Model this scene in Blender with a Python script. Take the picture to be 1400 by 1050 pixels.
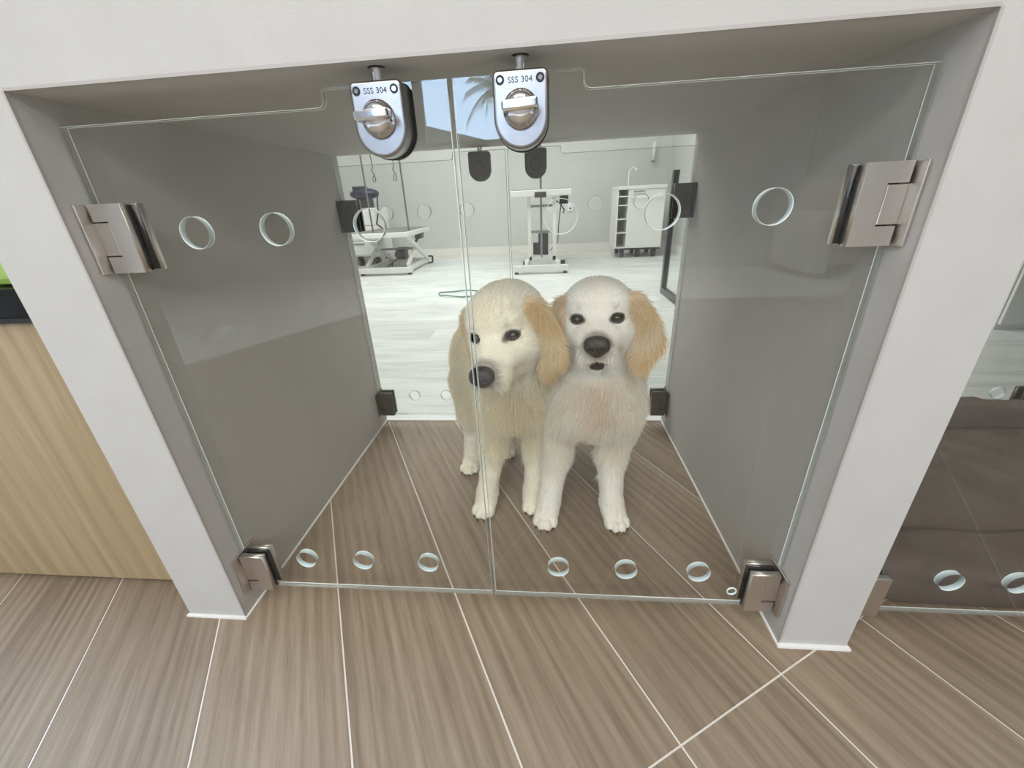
import bpy, bmesh, math, random
import numpy as np
from mathutils import Vector, Matrix, Euler, Quaternion
random.seed(7); rng = np.random.default_rng(7)
for o in list(bpy.data.objects): bpy.data.objects.remove(o)
SC = bpy.context.scene
COL = SC.collection
PI = math.pi
# ------------------------------------------------------------------ camera, sky, lights, exposure
W, H, D = 1.0334, 0.900, 0.818          # kennel opening width, height, depth
G = 0.042                               # front glass plane
GB = 0.778                              # back glass plane
cam = bpy.data.cameras.new('camera'); co = bpy.data.objects.new('camera', cam); COL.objects.link(co)
co.location = (0.6187, -0.5112, 0.7600); co.rotation_euler = (1.1498, 0.0457, 0.0823)
cam.sensor_width = 36; cam.lens = 553.2055/1400*36
cam.shift_x = (700-695.2685)/1400; cam.shift_y = (520.1111-525)/1400
cam.clip_start = 0.01; cam.clip_end = 200
SC.camera = co
SC.view_settings.view_transform = 'Standard'; SC.view_settings.look = 'None'
SC.view_settings.gamma = 1; SC.view_settings.use_curve_mapping = False
SC.view_settings.exposure = 0.0
SC.cycles.transparent_max_bounces = 24
SC.cycles.max_bounces = 10
wd = bpy.data.worlds.new('sky'); SC.world = wd; wd.use_nodes = True
nt = wd.node_tree; nt.nodes.clear()
wo = nt.nodes.new('ShaderNodeOutputWorld'); bg = nt.nodes.new('ShaderNodeBackground')
bg.inputs[0].default_value = (0.50, 0.72, 1.0, 1); bg.inputs[1].default_value = 13.0
nt.links.new(bg.outputs[0], wo.inputs[0])
def area(name, loc, sx, sy, power, color=(1,1,1), rot=(0,0,0)):
    l = bpy.data.lights.new(name, 'AREA'); l.shape = 'RECTANGLE'; l.size = sx; l.size_y = sy
    l.energy = power; l.color = color
    o = bpy.data.objects.new(name, l); o.location = loc; o.rotation_euler = rot; COL.objects.link(o); return o
area('unseen_light_panel', (0.45, -2.9, 2.55), 3.6, 0.9, 122, (1.0, 0.975, 0.94), (math.radians(42), 0, 0))  # unseen panel, added and tilted to light front faces more than the floor
area('unseen_light_panel', (0.4, -1.2, 2.64), 1.6, 0.8, 22, (1.0, 0.97, 0.93))  # unseen overhead panel, added as general fill
area('unseen_light_panel', (-0.3, 3.3, 2.62), 3.6, 3.0, 134, (0.97, 1.0, 0.99))  # unseen panel that lights the back room

# ------------------------------------------------------------------ materials
def lin(c): return tuple(((v/255)/12.92 if v/255 <= .04045 else ((v/255+.055)/1.055)**2.4) for v in c)
def newmat(name):
    m = bpy.data.materials.new(name); m.use_nodes = True
    return m, m.node_tree, m.node_tree.nodes['Principled BSDF']
def plain(name, rgb, rough=.5, metal=0, mottle=0, scale=30, bump=0, bscale=200, spec=.5, coat=0):
    m, t, b = newmat(name); c = lin(rgb)
    b.inputs['Base Color'].default_value = (*c, 1); b.inputs['Roughness'].default_value = rough
    b.inputs['Metallic'].default_value = metal; b.inputs['Specular IOR Level'].default_value = spec
    b.inputs['Coat Weight'].default_value = coat
    tc = t.nodes.new('ShaderNodeTexCoord')
    if mottle:
        n = t.nodes.new('ShaderNodeTexNoise'); n.inputs['Scale'].default_value = scale; n.inputs['Detail'].default_value = 5
        r = t.nodes.new('ShaderNodeValToRGB')
        r.color_ramp.elements[0].position = .3; r.color_ramp.elements[1].position = .7
        r.color_ramp.elements[0].color = (*[v*(1-mottle) for v in c], 1)
        r.color_ramp.elements[1].color = (*[min(1, v*(1+mottle)) for v in c], 1)
        t.links.new(tc.outputs['Object'], n.inputs['Vector']); t.links.new(n.outputs['Fac'], r.inputs['Fac'])
        t.links.new(r.outputs['Color'], b.inputs['Base Color'])
    if bump:
        n = t.nodes.new('ShaderNodeTexNoise'); n.inputs['Scale'].default_value = bscale; n.inputs['Detail'].default_value = 4
        bp = t.nodes.new('ShaderNodeBump'); bp.inputs['Strength'].default_value = bump; bp.inputs['Distance'].default_value = .002
        t.links.new(tc.outputs['Object'], n.inputs['Vector']); t.links.new(n.outputs['Fac'], bp.inputs['Height'])
        t.links.new(bp.outputs['Normal'], b.inputs['Normal'])
    return m
def wood(name, cols, stretch, rough=.45, scale=6, wobble=.35, rand=True, spec=.4, streak=.5):
    """grain running along the local axis whose stretch is small"""
    m, t, b = newmat(name); N = t.nodes; L = t.links
    tc = N.new('ShaderNodeTexCoord'); mp = N.new('ShaderNodeMapping'); mp.inputs['Scale'].default_value = stretch
    L.new(tc.outputs['Object'], mp.inputs['Vector'])
    vec = mp.outputs['Vector']
    if rand:
        oi = N.new('ShaderNodeObjectInfo'); mu = N.new('ShaderNodeVectorMath'); mu.operation = 'SCALE'
        cb = N.new('ShaderNodeCombineXYZ'); L.new(oi.outputs['Random'], cb.inputs[0]); L.new(oi.outputs['Random'], cb.inputs[2])
        L.new(cb.outputs[0], mu.inputs[0]); mu.inputs['Scale'].default_value = 57.0
        ad = N.new('ShaderNodeVectorMath'); L.new(vec, ad.inputs[0]); L.new(mu.outputs[0], ad.inputs[1]); vec = ad.outputs[0]
    n1 = N.new('ShaderNodeTexNoise'); n1.inputs['Scale'].default_value = scale*.35; n1.inputs['Detail'].default_value = 3; n1.inputs['Distortion'].default_value = wobble*2
    n2 = N.new('ShaderNodeTexNoise'); n2.inputs['Scale'].default_value = scale*3; n2.inputs['Detail'].default_value = 6; n2.inputs['Roughness'].default_value = .7; n2.inputs['Distortion'].default_value = wobble
    n3 = N.new('ShaderNodeTexWave'); n3.wave_type = 'RINGS'; n3.rings_direction = 'SPHERICAL'; n3.inputs['Scale'].default_value = scale*.35; n3.inputs['Distortion'].default_value = 7; n3.inputs['Detail'].default_value = 2
    for n in (n1, n2, n3): L.new(vec, n.inputs['Vector'])
    m1 = N.new('ShaderNodeMath'); m1.operation = 'MULTIPLY_ADD'; m1.inputs[1].default_value = streak; L.new(n2.outputs['Fac'], m1.inputs[0])
    m2 = N.new('ShaderNodeMath'); m2.operation = 'MULTIPLY'; m2.inputs[1].default_value = 1-streak-.12; L.new(n1.outputs['Fac'], m2.inputs[0]); L.new(m2.outputs[0], m1.inputs[2])
    m3 = N.new('ShaderNodeMath'); m3.operation = 'MULTIPLY_ADD'; m3.inputs[1].default_value = .12; L.new(n3.outputs['Fac'], m3.inputs[0]); L.new(m1.outputs[0], m3.inputs[2])
    r = N.new('ShaderNodeValToRGB'); e = r.color_ramp.elements
    e[0].position = .33; e[0].color = (*lin(cols[0]), 1); e[1].position = .68; e[1].color = (*lin(cols[2]), 1)
    k = e.new(.5); k.color = (*lin(cols[1]), 1)
    L.new(m3.outputs[0], r.inputs['Fac'])
    if rand:
        hs = N.new('ShaderNodeHueSaturation'); mr = N.new('ShaderNodeMapRange'); mr.inputs['To Min'].default_value = .93; mr.inputs['To Max'].default_value = 1.07
        L.new(oi.outputs['Random'], mr.inputs['Value']); L.new(mr.outputs[0], hs.inputs['Value']); L.new(r.outputs['Color'], hs.inputs['Color'])
        L.new(hs.outputs[0], b.inputs['Base Color'])
    else: L.new(r.outputs['Color'], b.inputs['Base Color'])
    b.inputs['Roughness'].default_value = rough; b.inputs['Specular IOR Level'].default_value = spec
    bp = N.new('ShaderNodeBump'); bp.inputs['Strength'].default_value = .12; bp.inputs['Distance'].default_value = .001
    L.new(n2.outputs['Fac'], bp.inputs['Height']); L.new(bp.outputs['Normal'], b.inputs['Normal'])
    return m
def glassmat(name, haze=.012, tint=(.92, .925, .912), f0=.066):
    m = bpy.data.materials.new(name); m.use_nodes = True; t = m.node_tree; N = t.nodes; L = t.links; N.clear()
    out = N.new('ShaderNodeOutputMaterial'); tr = N.new('ShaderNodeBsdfTransparent'); tr.inputs[0].default_value = (*tint, 1)
    clear = N.new('ShaderNodeBsdfTransparent'); gl = N.new('ShaderNodeBsdfGlossy'); gl.inputs['Roughness'].default_value = .0
    gl.inputs['Color'].default_value = (1, 1, 1, 1)
    df = N.new('ShaderNodeBsdfDiffuse'); df.inputs[0].default_value = (.75, .76, .72, 1)
    lw = N.new('ShaderNodeLayerWeight'); lw.inputs['Blend'].default_value = .5
    p = N.new('ShaderNodeMath'); p.operation = 'POWER'; p.inputs[1].default_value = 5; L.new(lw.outputs['Facing'], p.inputs[0])
    f = N.new('ShaderNodeMath'); f.operation = 'MULTIPLY_ADD'; f.inputs[1].default_value = 1-f0; f.inputs[2].default_value = f0; L.new(p.outputs[0], f.inputs[0])
    tc = N.new('ShaderNodeTexCoord'); no = N.new('ShaderNodeTexNoise'); no.inputs['Scale'].default_value = 9; no.inputs['Detail'].default_value = 6; no.inputs['Distortion'].default_value = 1.5
    L.new(tc.outputs['Object'], no.inputs['Vector'])
    mr = N.new('ShaderNodeMapRange'); mr.inputs['From Min'].default_value = .35; mr.inputs['From Max'].default_value = .75
    mr.inputs['To Min'].default_value = haze*.6; mr.inputs['To Max'].default_value = haze*1.5; L.new(no.outputs['Fac'], mr.inputs['Value'])
    mx1 = N.new('ShaderNodeMixShader'); L.new(mr.outputs[0], mx1.inputs[0]); L.new(tr.outputs[0], mx1.inputs[1]); L.new(df.outputs[0], mx1.inputs[2])
    mx2 = N.new('ShaderNodeMixShader'); L.new(f.outputs[0], mx2.inputs[0]); L.new(mx1.outputs[0], mx2.inputs[1]); L.new(gl.outputs[0], mx2.inputs[2])
    ge = N.new('ShaderNodeNewGeometry'); mx3 = N.new('ShaderNodeMixShader')
    L.new(ge.outputs['Backfacing'], mx3.inputs[0]); L.new(mx2.outputs[0], mx3.inputs[1]); L.new(clear.outputs[0], mx3.inputs[2])
    L.new(mx3.outputs[0], out.inputs[0]); return m

M = {}
M['wall'] = plain('warm_grey_wall_paint', (190, 187, 183), .75, mottle=.025, scale=14, bump=.25, bscale=500, spec=.25)
M['kennelwall'] = plain('kennel_wall_board', (176, 174, 168), .42, mottle=.02, scale=5, bump=.05, spec=.35)
M['ceil'] = plain('ceiling_white', (222, 220, 215), .8)
M['backwall'] = plain('back_room_wall', (205, 207, 203), .7, mottle=.02, scale=3)
M['white'] = plain('white_paint', (232, 232, 228), .5)
M['silicone'] = plain('white_silicone', (238, 236, 232), .5)
M['grout'] = plain('pale_grout', (226, 220, 210), .9)
M['plank'] = wood('greige_wood_tile', [(122, 106, 88), (143, 126, 106), (160, 143, 122)], (30, 1.5, 30), rough=.5, scale=1.6, spec=.25, streak=.56)
M['whiteplank'] = wood('white_wood_tile', [(196, 201, 198), (222, 225, 222), (234, 236, 233)], (1.2, 22, 22), rough=.35, scale=1.6, streak=.6)
M['oak'] = wood('light_oak_laminate', [(148, 127, 97), (164, 143, 112), (176, 156, 125)], (15, 15, .6), rough=.45, scale=1.6, rand=False, streak=.6)
M['black'] = plain('black_gloss', (8, 8, 9), .15, spec=.25)
M['rubber'] = plain('black_rubber', (24, 24, 25), .6)
M['darkplastic'] = plain('dark_plastic', (40, 40, 44), .4)
M['purple'] = plain('dark_violet_plastic', (44, 42, 66), .25)
M['green'] = plain('lime_green_plastic', (150, 180, 88), .4)
M['steel'] = plain('brushed_steel', (158, 155, 157), .33, metal=1, mottle=.05, scale=60)
M['satin'] = plain('satin_nickel', (214, 207, 200), .36, metal=1)
M['chrome'] = plain('polished_chrome', (225, 225, 228), .07, metal=1)
M['darksteel'] = plain('shaded_steel', (90, 88, 84), .35, metal=1)  # dark metal; on rear door fittings it puts their shade into the colour
M['glass'] = glassmat('clear_door_glass')
M['glassback'] = glassmat('clear_back_glass', haze=.006, tint=(.945, .95, .94), f0=.045)
M['edge'] = plain('ground_glass_edge', (224, 232, 228), .2, spec=.8)
def sidemat():
    m = bpy.data.materials.new('polished_glass_side'); m.use_nodes = True; t = m.node_tree; N = t.nodes; N.clear()
    o = N.new('ShaderNodeOutputMaterial'); a = N.new('ShaderNodeBsdfTransparent'); a.inputs[0].default_value = (.72, .78, .75, 1)
    b = N.new('ShaderNodeBsdfDiffuse'); b.inputs[0].default_value = (.70, .74, .72, 1); c = N.new('ShaderNodeBsdfGlossy'); c.inputs['Roughness'].default_value = .05
    x = N.new('ShaderNodeMixShader'); x.inputs[0].default_value = .38; y = N.new('ShaderNodeMixShader'); y.inputs[0].default_value = .12
    t.links.new(a.outputs[0], x.inputs[1]); t.links.new(b.outputs[0], x.inputs[2]); t.links.new(x.outputs[0], y.inputs[1]); t.links.new(c.outputs[0], y.inputs[2]); t.links.new(y.outputs[0], o.inputs[0]); return m
M['side'] = sidemat()
M['rim'] = plain('drilled_glass_rim', (202, 219, 221), .35, spec=.6)
M['bed'] = plain('taupe_bed_fabric', (93, 82, 75), .75, mottle=.12, scale=7, bump=.3, bscale=120)
M['whitemetal'] = plain('white_powder_coat', (232, 232, 228), .35)
M['mat'] = plain('grey_rubber_mat', (128, 128, 124), .8)
M['hose'] = plain('sea_green_hose', (84, 134, 124), .4)
M['marble'] = plain('clouded_marble', (176, 174, 172), .4, mottle=.28, scale=3.2)
M['beige'] = plain('beige_upholstery', (206, 198, 186), .7)
M['eye'] = plain('dark_eye', (9, 6, 5), .04, spec=.55)
M['nose'] = plain('black_nose_leather', (20, 19, 20), .38, bump=.6, bscale=420, spec=.5)
M['claw'] = plain('dark_claw', (42, 36, 32), .4)
M['leaf'] = plain('palm_green', (86, 104, 66), .6)
M['trunk'] = plain('palm_trunk', (110, 92, 72), .8, mottle=.2)
M['asphalt'] = plain('pavement', (150, 148, 144), .9, mottle=.08)
M['facade'] = plain('building_facade', (120, 112, 102), .8, mottle=.05)

# ------------------------------------------------------------------ mesh helpers
def link_mesh(name, bm, mats, parent=None, smooth=False, loc=None, rot=None):
    me = bpy.data.meshes.new(name); bmesh.ops.recalc_face_normals(bm, faces=bm.faces[:]); bm.to_mesh(me); bm.free()
    for m in (mats if isinstance(mats, (list, tuple)) else [mats]): me.materials.append(m)
    if smooth:
        for p in me.polygons: p.use_smooth = True
    o = bpy.data.objects.new(name, me); COL.objects.link(o)
    if loc: o.location = loc
    if rot: o.rotation_euler = rot
    if parent: o.parent = parent
    return o
def tag(o, label=None, cat=None, group=None, kind=None):
    if label: o['label'] = label
    if cat: o['category'] = cat
    if group: o['group'] = group
    if kind: o['kind'] = kind
    return o
def thing(name, label, cat, loc=(0, 0, 0), rotz=0, group=None):
    o = bpy.data.objects.new(name, None); o.empty_display_size = .05; COL.objects.link(o)
    o.location = loc; o.rotation_euler = (0, 0, rotz); return tag(o, label, cat, group)
def box(bm, x0, x1, y0, y1, z0, z1, bev=0, mi=0, mat=None):
    T = Matrix.Translation(((x0+x1)/2, (y0+y1)/2, (z0+z1)/2)) @ Matrix.Diagonal((abs(x1-x0), abs(y1-y0), abs(z1-z0), 1))
    if mat: T = mat @ T
    r = bmesh.ops.create_cube(bm, size=1, matrix=T)
    fs = list({f for v in r['verts'] for f in v.link_faces})
    for f in fs: f.material_index = mi
    if bev:
        es = list({e for v in r['verts'] for e in v.link_edges})
        q = bmesh.ops.bevel(bm, geom=es, offset=bev, segments=2, profile=.5, affect='EDGES')
        for f in q['faces']: f.material_index = mi
    return bm
def cyl(bm, a, b, r, r2=None, seg=20, mi=0, caps=True):
    a = Vector(a); b = Vector(b); d = b-a; L = d.length
    q = d.to_track_quat('Z', 'Y').to_matrix().to_4x4()
    T = Matrix.Translation((a+b)/2) @ q
    res = bmesh.ops.create_cone(bm, cap_ends=caps, segments=seg, radius1=r, radius2=r if r2 is None else r2, depth=L, matrix=T)
    for f in {f for v in res['verts'] for f in v.link_faces}: f.material_index = mi
def ball(bm, c, r, seg=20, mat=None):
    if not isinstance(r, (tuple, list)): r = (r, r, r)
    T = Matrix.Translation(c) @ Matrix.Diagonal((*r, 1))
    if mat: T = mat @ T
    bmesh.ops.create_uvsphere(bm, u_segments=seg, v_segments=max(6, seg//2), radius=1, matrix=T)
def tube(bm, pts, r, seg=8, closed=False):
    pts = [Vector(p) for p in pts]; n = len(pts); rings = []
    for i, p in enumerate(pts):
        t = (pts[(i+1) % n]-pts[i-1]) if closed else (pts[min(i+1, n-1)]-pts[max(i-1, 0)])
        t.normalize(); u = t.cross(Vector((.13, .31, .94))).normalized(); v = t.cross(u)
        rr = r[i] if isinstance(r, (list, tuple)) else r
        rings.append([bm.verts.new(p+(u*math.cos(a)+v*math.sin(a))*rr) for a in [2*PI*k/seg for k in range(seg)]])
    for i in range(n if closed else n-1):
        A, B = rings[i], rings[(i+1) % n]
        for k in range(seg): bm.faces.new((A[k], A[(k+1) % seg], B[(k+1) % seg], B[k]))
    if not closed:
        bm.faces.new(rings[0][::-1]); bm.faces.new(rings[-1])
def nb(): return bmesh.new()
def B(name, mats, parent, *boxes, bev=0, smooth=False):
    bm = nb()
    for b in boxes: box(bm, *b, bev=bev)
    return link_mesh(name, bm, mats, parent, smooth)
def struct(name, mats, *boxes, bev=0):
    return tag(B(name, mats, None, *boxes, bev=bev), kind='structure')
def poly_extrude(outlines, depth, bev=0):
    """outlines in XY (first is outer, the rest holes) -> bmesh prism z in +-depth/2, made by a filled 2D curve"""
    cu = bpy.data.curves.new('t', 'CURVE'); cu.dimensions = '2D'; cu.fill_mode = 'BOTH'; cu.extrude = depth/2-bev; cu.bevel_depth = bev; cu.offset = -bev; cu.bevel_resolution = 0
    for ol in outlines:
        s = cu.splines.new('POLY'); s.points.add(len(ol)-1); s.use_cyclic_u = True
        for p, q in zip(s.points, ol): p.co = (q[0], q[1], 0, 1)
    o = bpy.data.objects.new('t', cu); COL.objects.link(o)
    dg = bpy.context.evaluated_depsgraph_get(); me = bpy.data.meshes.new_from_object(o.evaluated_get(dg))
    bm = nb(); bm.from_mesh(me); bpy.data.objects.remove(o); bpy.data.curves.remove(cu); bpy.data.meshes.remove(me)
    bmesh.ops.remove_doubles(bm, verts=bm.verts[:], dist=1e-6); bmesh.ops.recalc_face_normals(bm, faces=bm.faces[:])
    return bm
def circle(cx, cy, r, n=32): return [(cx+r*math.cos(2*PI*k/n), cy+r*math.sin(2*PI*k/n)) for k in range(n)]
def copy_tree(o, parent=None):
    c = o.copy(); COL.objects.link(c); c.parent = parent
    for ch in list(o.children): copy_tree(ch, c)
    return c

# ------------------------------------------------------------------ the setting: floor planks
ANG = math.radians(29.35)
U = Vector((-math.sin(ANG), math.cos(ANG))); V = Vector((math.cos(ANG), math.sin(ANG)))
floor = struct('floor', M['grout'], (-3.2, 4.6, -4.0, D, -.04, -.0012))
def clip(poly, n, c):      # keep n.p <= c
    out = []
    for i in range(len(poly)):
        a, b = poly[i], poly[(i+1) % len(poly)]; da = a.dot(n)-c; db = b.dot(n)-c
        if da <= 0: out.append(a)
        if (da < 0) != (db < 0) and abs(da-db) > 1e-9: out.append(a+(b-a)*(da/(da-db)))
    return out
PW, PL, V0, U0 = .2272, 1.2, .1766, -.542; gp = .0016
plank_meshes = {}
for i in range(-9, 13):
    for j in range(-4, 3):
        v0 = V0+i*PW; u0 = U0+j*PL
        c = V*(v0+PW/2)+U*(u0+PL/2)
        corners = [V*(v0+a)+U*(u0+b) for a, b in ((gp, gp), (PW-gp, gp), (PW-gp, PL-gp), (gp, PL-gp))]
        pl = corners
        for n, k in ((Vector((0, 1)), D-.002), (Vector((0, -1)), 2.6), (Vector((-1, 0)), 1.6), (Vector((1, 0)), 3.0)): pl = clip(pl, n, k)
        if len(pl) < 3: continue
        full = all((a-b).length < 1e-6 for a, b in zip(pl, corners)) and len(pl) == 4
        if full and 'p' in plank_meshes:
            me = plank_meshes['p']
        else:
            bm = nb(); R2 = Matrix.Rotation(-ANG, 2)
            loc = [R2 @ (p-c) for p in pl]
            top = [bm.verts.new((p.x, p.y, 0)) for p in loc]; bot = [bm.verts.new((p.x, p.y, -.004)) for p in loc]
            bm.faces.new(top)
            for k in range(len(top)): bm.faces.new((top[k], bot[k], bot[(k+1) % len(top)], top[(k+1) % len(top)]))
            bmesh.ops.recalc_face_normals(bm, faces=bm.faces[:])
            me = bpy.data.meshes.new('plank'); bm.to_mesh(me); bm.free(); me.materials.append(M['plank'])
            if full: plank_meshes['p'] = me
        o = bpy.data.objects.new('plank', me); COL.objects.link(o); o.location = (c.x, c.y, 0); o.rotation_euler = (0, 0, ANG); o.parent = floor
# back room floor of white wood-look tiles
floorb = struct('floor_back', M['grout'], (-4.2, 5.2, D, 6.0, -.04, -.0012))
def rowmesh(Lx, Ly):
    bm = nb(); box(bm, -Lx/2+.001, Lx/2-.001, -Ly/2+.001, Ly/2-.001, -.004, 0)
    me = bpy.data.meshes.new('tile'); bm.to_mesh(me); bm.free(); me.materials.append(M['whiteplank']); return me
tm = rowmesh(1.2, .2)
for r in range(24):
    for k in range(-3, 5):
        o = bpy.data.objects.new('tile', tm); COL.objects.link(o); o.parent = floorb
        o.location = (k*1.2-.3+(r % 3)*.4, D+.004+.1+r*.2, 0)
        if not -3.6 < o.location.x < 4.6: bpy.data.objects.remove(o)
# kennel block
PLW, PRW = .1236, .1147
X2 = W+PRW; X3 = X2+W
struct('wall_left', [M['wall']], (-PLW, 0, 0, D, 0, H))
struct('wall_right', [M['wall']], (W, X2, 0, D, 0, H))
struct('wall_far_right', [M['wall']], (X3, X3+PRW, 0, D, 0, H))
struct('wall_front', [M['wall']], (-PLW, X3+PRW, 0, D, H, 2.66))
struct('ceiling', M['ceil'], (-3.2, 4.6, -4.0, 0, 2.66, 2.72))
struct('ceiling_back', M['ceil'], (-4.2, 5.2, D, 6.0, 2.66, 2.72))
# silicone beads at the pillar feet and along the wall bottoms
bw = .004
struct('trim_1', M['silicone'], (-PLW-bw, bw, -bw-.001, 0, 0, .005), (0, bw, 0, D, 0, .0035))
struct('trim_2', M['silicone'], (W-bw, X2+bw, -bw-.003, 0, 0, .005), (W-bw, W, 0, D, 0, .0035), (X2, X2+bw, 0, D, 0, .0035))
struct('trim_3', M['silicone'], (0, W, D-.012, D+.006, 0, .005), (X2, X3, D-.012, D+.006, 0, .005))
# metal corner beads that edge the opening
struct('trim_4', plain('corner_bead', (176, 170, 166), .5), (-.003, .0005, -.0008, .003, 0, H), (W-.0005, W+.003, -.0008, .003, 0, H), (0, W, -.0008, .003, H-.0005, H+.003))
# back room shell
struct('wall_back', M['backwall'], (-4.2, 2.33, 5.92, 6.0, 0, 2.66))
struct('baseboard_back', M['white'], (-4.2, 2.33, 5.905, 5.92, 0, .11))
struct('wall_back_right', M['backwall'], (2.33, 2.41, 3.3, 6.0, 0, 2.66), (2.33, 5.2, 3.22, 3.3, 0, 2.66))
struct('baseboard_right', M['white'], (2.315, 2.33, 3.205, 5.905, 0, .11), (2.315, 5.2, 3.205, 3.22, 0, .11))
struct('wall_side_right', M['backwall'], (5.12, 5.2, D, 3.3, 0, 2.66))
struct('wall_side_left', M['backwall'], (-4.2, -4.12, D, 6.0, 0, 2.66))
struct('wall_beside_left', M['wall'], (-4.2, -PLW, D-.06, D, 0, 2.66))
struct('wall_beside_right', M['wall'], (X3+PRW, 5.2, D-.06, D, 0, 2.66))
# front room shell behind the camera, with the high window
struct('wall_lobby_left', M['wall'], (-3.2, -3.12, -4.0, D, 0, 2.66))
struct('wall_lobby_right', M['wall'], (4.52, 4.6, -4.0, D, 0, 2.66))
WX0, WX1, WZ0, WZ1 = -1.05, .52, 1.28, 2.4
struct('wall_rear', M['wall'], (-3.2, WX0, -4.08, -4.0, 0, 2.66), (WX1, 4.6, -4.08, -4.0, 0, 2.66), (WX0, WX1, -4.08, -4.0, 0, WZ0), (WX0, WX1, -4.08, -4.0, WZ1, 2.66))
wf = struct('window_1', M['darksteel'], (WX0, WX1, -4.06, -4.02, WZ0, WZ0+.03), (WX0, WX1, -4.06, -4.02, WZ1-.03, WZ1), (WX0, WX0+.03, -4.06, -4.02, WZ0, WZ1), (WX1-.03, WX1, -4.06, -4.02, WZ0, WZ1))
B('mullion', M['darksteel'], wf, (-.65, -.56, -4.065, -4.01, WZ0+.03, WZ1-.03))
B('pane', M['glassback'], wf, (WX0+.03, -.65, -4.043, -4.037, WZ0+.03, WZ1-.03))
B('pane', M['glassback'], wf, (-.56, WX1-.03, -4.043, -4.037, WZ0+.03, WZ1-.03))
# outdoors seen through that window
struct('ground_outside', M['asphalt'], (-30, 30, -40, -4.08, -.1, -.02))

# palm tree outdoors, its crown in the upper right of the window
palm = thing('palm_tree', 'palm tree with feathery fronds standing outside the high window', 'tree', (.06, -7.2, 0))
bm = nb(); tube(bm, [(0, 0, 0), (.03, 0, .9), (-.02, .02, 1.8), (0, 0, 2.32)], [.11, .09, .08, .09], 10); link_mesh('trunk', bm, M['trunk'], palm, True)
for k in range(17):
    a = 2*PI*k/17+.2; dr = .15+.5*(k % 3)/2; bm = nb()
    pts = [Vector((math.cos(a)*t*.72, math.sin(a)*t*.72, 2.32+.5*t-dr*1.3*t*t)) for t in [i/12 for i in range(13)]]
    tube(bm, pts, [.012*(1-i/14) for i in range(13)], 4)
    side = Vector((-math.sin(a), math.cos(a), 0))
    for i in range(1, 13):
        for sg in (-1, 1):
            for q in (0, .5):
                p = pts[i-1].lerp(pts[i], q); t = (pts[i]-pts[i-1]).normalized()
                tip = p+side*sg*(.20*math.sin(PI*min(.95, i/13+.1)))+t*.14-Vector((0, 0, .10))
                w = t*.016
                vs = [bm.verts.new(x) for x in (p-w, p+w, tip)]; bm.faces.new(vs)
    link_mesh('frond', bm, M['leaf'], palm)
bl = thing('building', 'low brown shop building with a sloping roof outside the window', 'building', (-.4, -11, 0))
B('wall', M['facade'], bl, (-5, 5, -2, 2, 0, .40)); bm = nb()
vs = [bm.verts.new(p) for p in ((-5.3, 2.3, .40), (5.3, 2.3, .40), (5.3, 2.3, .45), (-5.3, 2.3, 3.20), (-5.3, -2.2, .40), (5.3, -2.2, .40), (5.3, -2.2, .45), (-5.3, -2.2, 3.20))]
for f in ((0, 1, 2, 3), (4, 5, 6, 7), (0, 1, 5, 4), (1, 2, 6, 5), (2, 3, 7, 6), (3, 0, 4, 7)): bm.faces.new([vs[k] for k in f])
link_mesh('roof', bm, M['darksteel'], bl)
# things of the lobby that the panes mirror
mp_ = thing('marble_panel', 'grey clouded marble panel hung on the lobby wall', 'wall panel', (3.55, -3.985, 1.27))
B('slab', M['marble'], mp_, (-.42, .42, -.012, .012, -.42, .42), bev=.003); B('frame', M['darksteel'], mp_, (-.43, .43, -.014, -.002, -.43, .43))
ac = thing('armchair', 'beige upholstered armchair below the marble panel in the lobby', 'armchair', (3.4, -3.5, 0))
B('seat', M['beige'], ac, (-.38, .38, -.32, .32, .12, .42), bev=.03); B('backrest', M['beige'], ac, (-.38, .38, -.40, -.26, .42, .80), bev=.04)
for sx in (-1, 1): B('armrest', M['white'], ac, (sx*.46-.08, sx*.46+.08, -.36, .34, .05, .55), bev=.04)
for sx in (-.3, .3):
    for sy in (-.25, .25): B('leg', M['black'], ac, (sx-.02, sx+.02, sy-.02, sy+.02, 0, .12))

# ------------------------------------------------------------------ glass doors with hinges and locks
def dshape(w, z0, z1, n=18, r=.006):
    """shield outline: square top with small corners, half-round bottom"""
    h = w/2; cz = z0+h; out = []
    for k in range(n+1):
        a = PI+PI*k/n; out.append((h*math.cos(a), cz+h*math.sin(a)))
    for cx, sg in ((h-r, 0), (-h+r, 1)):
        for k in range(5):
            a = (0 if sg == 0 else PI/2)+PI/2*k/4; out.append((cx+r*math.cos(a), z1-r+r*math.sin(a)))
    return out
def shield(w, z0, z1, y0, y1, bev=0):
    bm = poly_extrude([dshape(w, z0, z1)], abs(y1-y0))
    bmesh.ops.transform(bm, matrix=Matrix.Translation((0, (y0+y1)/2, 0)) @ Matrix.Rotation(PI/2, 4, 'X'), verts=bm.verts[:])
    if bev:
        ed = [e for e in bm.edges if len(e.link_faces) == 2 and all(v.co.y < min(y0, y1)+1e-5 for v in e.verts) and abs(e.link_faces[0].normal.dot(e.link_faces[1].normal)) < .5]
        bmesh.ops.bevel(bm, geom=ed, offset=bev, segments=4, profile=.5, affect='EDGES')
    return bm
ZT, ZTAB, ZBOT = .870, .889, .044
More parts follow.
